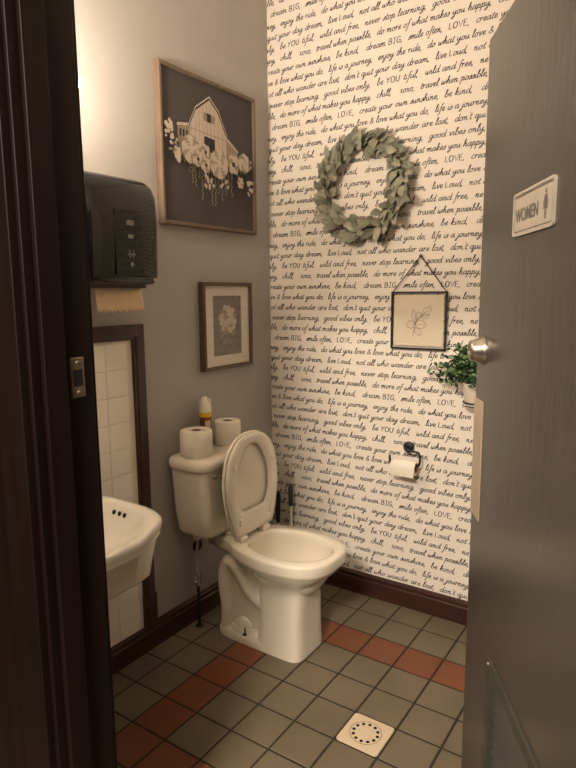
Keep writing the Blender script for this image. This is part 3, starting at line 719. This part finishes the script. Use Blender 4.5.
pp([(.50,.735),(.50,.795),(.545,.793),(.545,.733)], M['art_d']); pp([(.465,.735),(.465,.795),(.497,.795),(.497,.735)], M['art_m']); pp([(.548,.733),(.548,.79),(.58,.788),(.58,.731)], M['art_m'])
rr = random.Random(3)
def spray(a0, v0, da, dv, n, r):
    for k in range(n): disc(a0+rr.uniform(-da,da), v0+rr.uniform(-dv,dv), r*rr.uniform(.6,1.2), M['art_w'], 9)
def leafp(a, v, L, rot): disc(a, v, L*.35, M['art_g'], 10, 2.6, rot)
for k in range(46): leafp(rr.uniform(.07,.95), rr.uniform(.38,.54), rr.uniform(.010,.017), rr.uniform(0,PI))
for k in range(14):
    a = .28+.035*k
    L_ = rr.uniform(.10,.26)*(1.2-abs(a-.5)*1.6)
    for q in range(int(L_/.022)): leafp(a+rr.uniform(-.006,.006), .40-.022*q, .009, .9 if q%2 else 2.2)
spray(.06,.60,.045,.06,16,.0085); spray(.10,.54,.045,.03,8,.007); spray(.93,.32,.03,.07,14,.0085); spray(.48,.30,.05,.06,14,.008); spray(.64,.33,.05,.04,9,.008); spray(.92,.50,.04,.04,8,.006)
def flower(a, v, r, np_, m_in=None, layers=3):
    for L_ in range(layers):
        rad = r*(1-.28*L_); LX[0] += .0001
        for k in range(np_):
            th = 2*PI*k/np_ + L_*.4; cy, cz = q2(a, v)
            LX[0] += .00003
            py, pz = cy+rad*.62*math.cos(th), cz+rad*.62*math.sin(th)
            b.poly([(LX[0], py+rad*.36*math.cos(2*PI*q/10)*1.0, pz+rad*.36*math.sin(2*PI*q/10)) for q in range(10)], M['art_w'] if (k+L_)%3 else M['art_m'])
    LX[0] += .0001; disc(a, v, r*.24, m_in or M['art_w'], 10)
flower(.13,.455,.026,6, None, 2); disc(.135,.43,.024,M['art_w'],10,.6,.2)
flower(.28,.50,.058,15,None,4); flower(.36,.535,.028,7,None,2)
for a, v in ((.43,.505),(.345,.445),(.43,.415)): flower(a, v, .034, 7, M['art_d'], 2)
flower(.735,.47,.045,6,M['art_d'],2); flower(.85,.50,.044,8); flower(.57,.445,.062,17,None,4); flower(.80,.345,.026,6,None,2)
b.build('painting', pc)

pc = thing('framed_flower_print', 'small dark framed white flower print above the toilet tank', 'picture', (0, -.358, 1.302))
W, H = .172, .193
frame_parts(pc, W, H, .016, .030, M['walnut'])
b = MB(); b.box(.004, .016, -W+.013, W-.013, -H+.013, H-.013, M['matb']); b.build('mat_board', pc)
b = MB(); LX[0] = .0168
b.poly([(.0166,-.098,-.132),(.0166,.098,-.132),(.0166,.098,.134),(.0166,-.098,.134)], M['linen']); b.build('print', pc)
b = MB(); W, H = .1, .1
def dc(y, z, r, m_, sx=1, rot=0, n=12):
    LX[0] += .00008; pts = []
    for k in range(n):
        th = 2*PI*k/n; x_, z_ = r*math.cos(th)*sx, r*math.sin(th)
        pts.append((LX[0], y+x_*math.cos(rot)-z_*math.sin(rot), z+x_*math.sin(rot)+z_*math.cos(rot)))
    b.poly(pts, m_)
for q in range(7): dc(-.004+.004*math.sin(q), -.02-.011*q, .005, M['art_g'], .5, .2)
for y, z, ro in ((-.035,-.042,.6),(.03,-.036,-.5),(-.025,-.075,.9),(-.04,-.02,.2),(.045,-.03,-.2),(.012,-.07,-1.0)): dc(y, z, .008, M['art_g'], 2.6, ro)
rr = random.Random(8)
for ring_, cnt in ((.046,12),(.034,11),(.022,8),(.010,5)):
    for k in range(cnt):
        th = 2*PI*k/cnt+ring_*30; dc(.0+ring_*math.cos(th), .028+ring_*1.05*math.sin(th), .0165*rr.uniform(.8,1.1), M['art_w'] if (k+int(ring_*1000))%4 else M['art_m'], 1.2, th)
b.build('flower', pc)
b = MB(); b.box(.0215, .0225, -.146, .146, -.173, .173, M['pane']); b.build('glass_pane', pc)

# ------------------------------------------------------------------ wreath
wr = thing('wreath', 'round sage green leaf wreath on the handwriting wallpaper', 'wreath', (.516, 0, 1.897))
b = MB(); n = 40; b.tube([(.178*math.cos(2*PI*k/n), -.022, .178*math.sin(2*PI*k/n)) for k in range(n+1)], .010, M['twig'], 8, False); b.build('twig_ring', wr)
b = MB(); rr = random.Random(11)
def leafm(b, base, dirv, nrm, L, wd, m_):
    dirv = dirv.normalized(); side = dirv.cross(nrm).normalized(); nrm = side.cross(dirv)
    prof = [(0,.05),(.2,.62),(.45,1),(.7,.82),(.9,.4),(1,.04)]
    vs_ = []
    for t_, w_ in prof:
        c_ = base + dirv*L*t_ - nrm*(.25*L*(t_-.3)**2)
        lift = nrm*(wd*w_*.35)
        vs_ += [tuple(c_ - side*wd*w_ + lift), tuple(c_), tuple(c_ + side*wd*w_ + lift)]
    fs_ = []
    for q in range(len(prof)-1):
        o_ = 3*q; fs_ += [(o_,o_+1,o_+4,o_+3),(o_+1,o_+2,o_+5,o_+4)]
    b.add(vs_, fs_, m_, True)
for k in range(210):
    th = 2*PI*k/210*1.0 + rr.uniform(-.04,.04)
    rad = rr.uniform(.150,.205); y = -rr.uniform(.012,.045)
    base = Vector((rad*math.cos(th), y, rad*math.sin(th)))
    tang = Vector((math.sin(th), 0, -math.cos(th))); radv = Vector((math.cos(th),0,math.sin(th)))
    s_ = rr.choice((-1, 1, 1, .35))
    dv = tang*rr.uniform(.5,1.0) + radv*s_*rr.uniform(.25,.85) + Vector((0,-rr.uniform(.05,.75),0))
    nr = Vector((rr.uniform(-.6,.6), -1, rr.uniform(-.6,.6)))
    if abs(s_) < 1: L_ = .06
    else: L_ = rr.uniform(.056,.080)
    if s_ < 0: L_ *= .8
    leafm(b, base, dv, nr, L_, rr.uniform(.017,.0235), M['leaf_s2'] if rr.random() < .3 else M['leaf_s'])
b.build('foliage', wr)

# ------------------------------------------------------------------ glass hanging frame
gf = thing('hanging_glass_frame', 'black metal hanging frame with a pencil plant sketch on cream paper', 'picture frame', (.786, 0, 1.324))
b = MB(); w, h = .1215, .1205; r = .0038; y = -.011
for p, q in (((-w,y,-h),(w,y,-h)),((w,y,-h),(w,y,h)),((w,y,h),(-w,y,h)),((-w,y,h),(-w,y,-h))): b.box(min(p[0],q[0])-r, max(p[0],q[0])+r, y-.005, y+.005, min(p[2],q[2])-r, max(p[2],q[2])+r, M['black'])
b.build('frame', gf, bevel=.001)
b = MB(); b.tube([(-w,y,h),(.004,y,.272)], .0022, M['black'], 8); b.tube([(w,y,h),(.004,y,.272)], .0022, M['black'], 8)
b.tube([(.004+.006*math.cos(a), y, .272+.006*math.sin(a)) for a in [2*PI*k/14 for k in range(15)]], .0016, M['black'], 6, False); b.build('chain', gf)
b = MB(); b.tube([(.004,0,.272),(.004,-.014,.272),(.004,-.015,.277)], .002, M['black'], 8); b.build('hook', gf)
b = MB(); b.box(-w+.010, w-.009, y-.0005, y+.0005, -h+.012, h-.011, M['cream']); pg = b.build('paper', gf)
b = MB()
def pl(pts, wd=.0017, m_=M['pencil'], yy=y-.0009):
    pts = [(p.x, p.y) for p in cr([(a,c,0) for a,c in pts], 5)]
    n = len(pts); vs_ = []
    for i, (x, z) in enumerate(pts):
        ax, az = pts[max(i-1,0)]; cx, cz = pts[min(i+1,n-1)]; L_ = math.hypot(cx-ax, cz-az) or 1
        nx, nz = -(cz-az)/L_, (cx-ax)/L_
        vs_ += [(x+nx*wd/2, yy, z+nz*wd/2), (x-nx*wd/2, yy, z-nz*wd/2)]
    b.add(vs_, [(2*i,2*i+1,2*i+3,2*i+2) for i in range(n-1)], m_)
def petal(x0, z0, x1, z1, wd):
    dx, dz = x1-x0, z1-z0; L_ = math.hypot(dx,dz); nx, nz = -dz/L_*wd, dx/L_*wd
    pl([(x0,z0),(x0+dx*.4+nx,z0+dz*.4+nz),(x0+dx*.8+nx*.7,z0+dz*.8+nz*.7),(x1,z1),(x0+dx*.8-nx*.7,z0+dz*.8-nz*.7),(x0+dx*.4-nx,z0+dz*.4-nz),(x0,z0)])
    pl([(x0,z0),(x1*.9+x0*.1,z1*.9+z0*.1)], .0008)
pl([(-.024,-.068),(-.016,-.03),(-.004,.005),(.020,.025),(.040,.045)], .0022)
petal(-.016,-.012,-.052,-.022,.016); petal(-.016,-.012,.036,-.020,.018); petal(-.014,-.01,-.024,.050,.010); petal(-.008,.0,.004,.038,.011)
petal(.014,.020,.056,.058,.014); petal(.010,.018,.050,.022,.011); petal(-.018,-.03,.014,-.062,.012)
b.build('sketch', pg)
b = MB(); b.box(-w+.004, w-.004, y-.0032, y-.0022, -h+.004, h-.004, M['pane']); b.build('glass_pane', gf)

# ------------------------------------------------------------------ toilet paper holder and its roll
th_ = thing('toilet_paper_holder', 'black metal toilet paper holder on the handwriting wallpaper', 'paper holder', (.754, 0, .761))
b = MB(); b.lathe([(.024,0),(.025,.003),(.025,.010),(.019,.014),(.006,.016)], M['black'], 32, Matrix.Rotation(PI/2,4,'X')); b.build('rosette', th_)
b = MB(); b.tube(cr([(0,-.012,0),(.0,-.045,-.001),(.012,-.060,-.002),(.058,-.062,-.003),(.071,-.062,-.010),(.075,-.062,-.035),(.073,-.062,-.054),(.063,-.062,-.061),(-.01,-.062,-.062),(-.056,-.062,-.062),(-.065,-.062,-.056),(-.066,-.062,-.032)], 5), .0048, M['black'], 10); b.build('arm', th_)
rl = thing('toilet_roll', 'partly used toilet roll hanging on the black wall holder', 'toilet roll', (.758, -.062, .6845))
tfx = Matrix.Rotation(PI/2,4,'Y')
b = MB(); b.lathe([(.021,-.056),(.028,-.056),(.0295,-.053),(.0295,.053),(.028,.056),(.021,.056),(.021,-.056)], M['tissue'], 36, tfx, cap=False)
b.add([(x, y_, z) for x in (-.055,.055) for y_, z in ((-.0296,.002),(-.0302,-.012),(-.0298,-.026),(-.027,-.038))], [(0,4,5,1),(1,5,6,2),(2,6,7,3)], M['tissue'], True)
b.build('paper', rl)
b = MB(); b.lathe([(.0212,-.0565),(.0212,.0565),(.0195,.0565),(.0195,-.0565)], M['card'], 28, tfx, cap=False); b.build('core', rl)

# ------------------------------------------------------------------ potted greenery by the door
pn = thing('potted_plant', 'green leafy plant in a cream wall pot beside the grey door edge', 'plant', (1.070, -.066, .992))
b = MB(); b.lathe([(.050,0),(.054,.004),(.060,.085),(.062,.09),(.057,.09),(.050,.02)], M['pot'], 36); b.build('pot', pn)
b = MB(); n = 28
b.tube([(.058*math.cos(2*PI*k/n), .058*math.sin(2*PI*k/n), .012) for k in range(n+1)], .003, M['black'], 8, False); b.box(-.008,.008,.055,.064,.0,.03,M['black']); b.build('bracket', pn)
b = MB(); rr = random.Random(21); stems = MB()
for k in range(84):
    a = rr.uniform(0, 2*PI); el = rr.uniform(.15, 1.3); L_ = rr.uniform(.07, .165)
    tip = Vector((math.cos(a)*math.cos(el)*1.05-.12, math.sin(a)*math.cos(el)*.55-.15, math.sin(el)))*L_
    if tip.y > .045: tip.y = .045
    base = Vector((0,0,.08)); mid_ = base + tip*.5 + Vector((0,0,.015)); end = base + tip + Vector((tip.x*.25, -.0, -.02*(1-el)))
    pts = cr([base, mid_, end], 4); stems.tube([tuple(p) for p in pts], .0012, M['leaf_g'], 5)
    for p in pts[2:]:
        for q in (0, 1):
            dv = Vector((rr.uniform(-1,1), rr.uniform(-1,.3), rr.uniform(-.4,1)))
            if p.y > .02: dv.y = -abs(dv.y)
            leafm(b, p, dv, Vector((rr.uniform(-.5,.5),-1,rr.uniform(0,1))), rr.uniform(.016,.028), rr.uniform(.005,.008), M['leaf_g2'] if rr.random() < .22 else M['leaf_g'])
stems.build('stems', pn); b.build('foliage', pn)

# ------------------------------------------------------------------ floor drain cover
dx0, dx1 = OX+4*T+.003, OX+5*T-.003; dy1, dy0 = OY-2*T-.003, OY-3*T+.003
dc_ = thing('floor_drain_cover', 'square cream floor drain cover with a ring of round holes', 'drain cover', ((dx0+dx1)/2, (dy0+dy1)/2, 0))
b = MB(); hs = (dx1-dx0)/2; o = rrect(hs, hs, .012); i_ = rrect(hs-.003, hs-.003, .010)
b.loft([[(x,y,-.0024) for x,y in o],[(x,y,.001) for x,y in o],[(x,y,.003) for x,y in i_]], M['drain'], True, False); clean(b.build('plate', dc_))
b = MB(); n = 48
b.add([(rr_*math.cos(2*PI*k/n), rr_*math.sin(2*PI*k/n), .0034) for rr_ in (.052,.0535) for k in range(n)], [(k,(k+1)%n,n+(k+1)%n,n+k) for k in range(n)], M['art_d']); b.build('groove', dc_)
for k in range(12):
    a = 2*PI*k/12+.1; b = MB(); b.lathe([(.0058,.0031),(.0058,.0036),(.001,.0036)], M['hole'], 14, Matrix.Translation((.041*math.cos(a), .041*math.sin(a), 0))); b.build('hole', dc_)
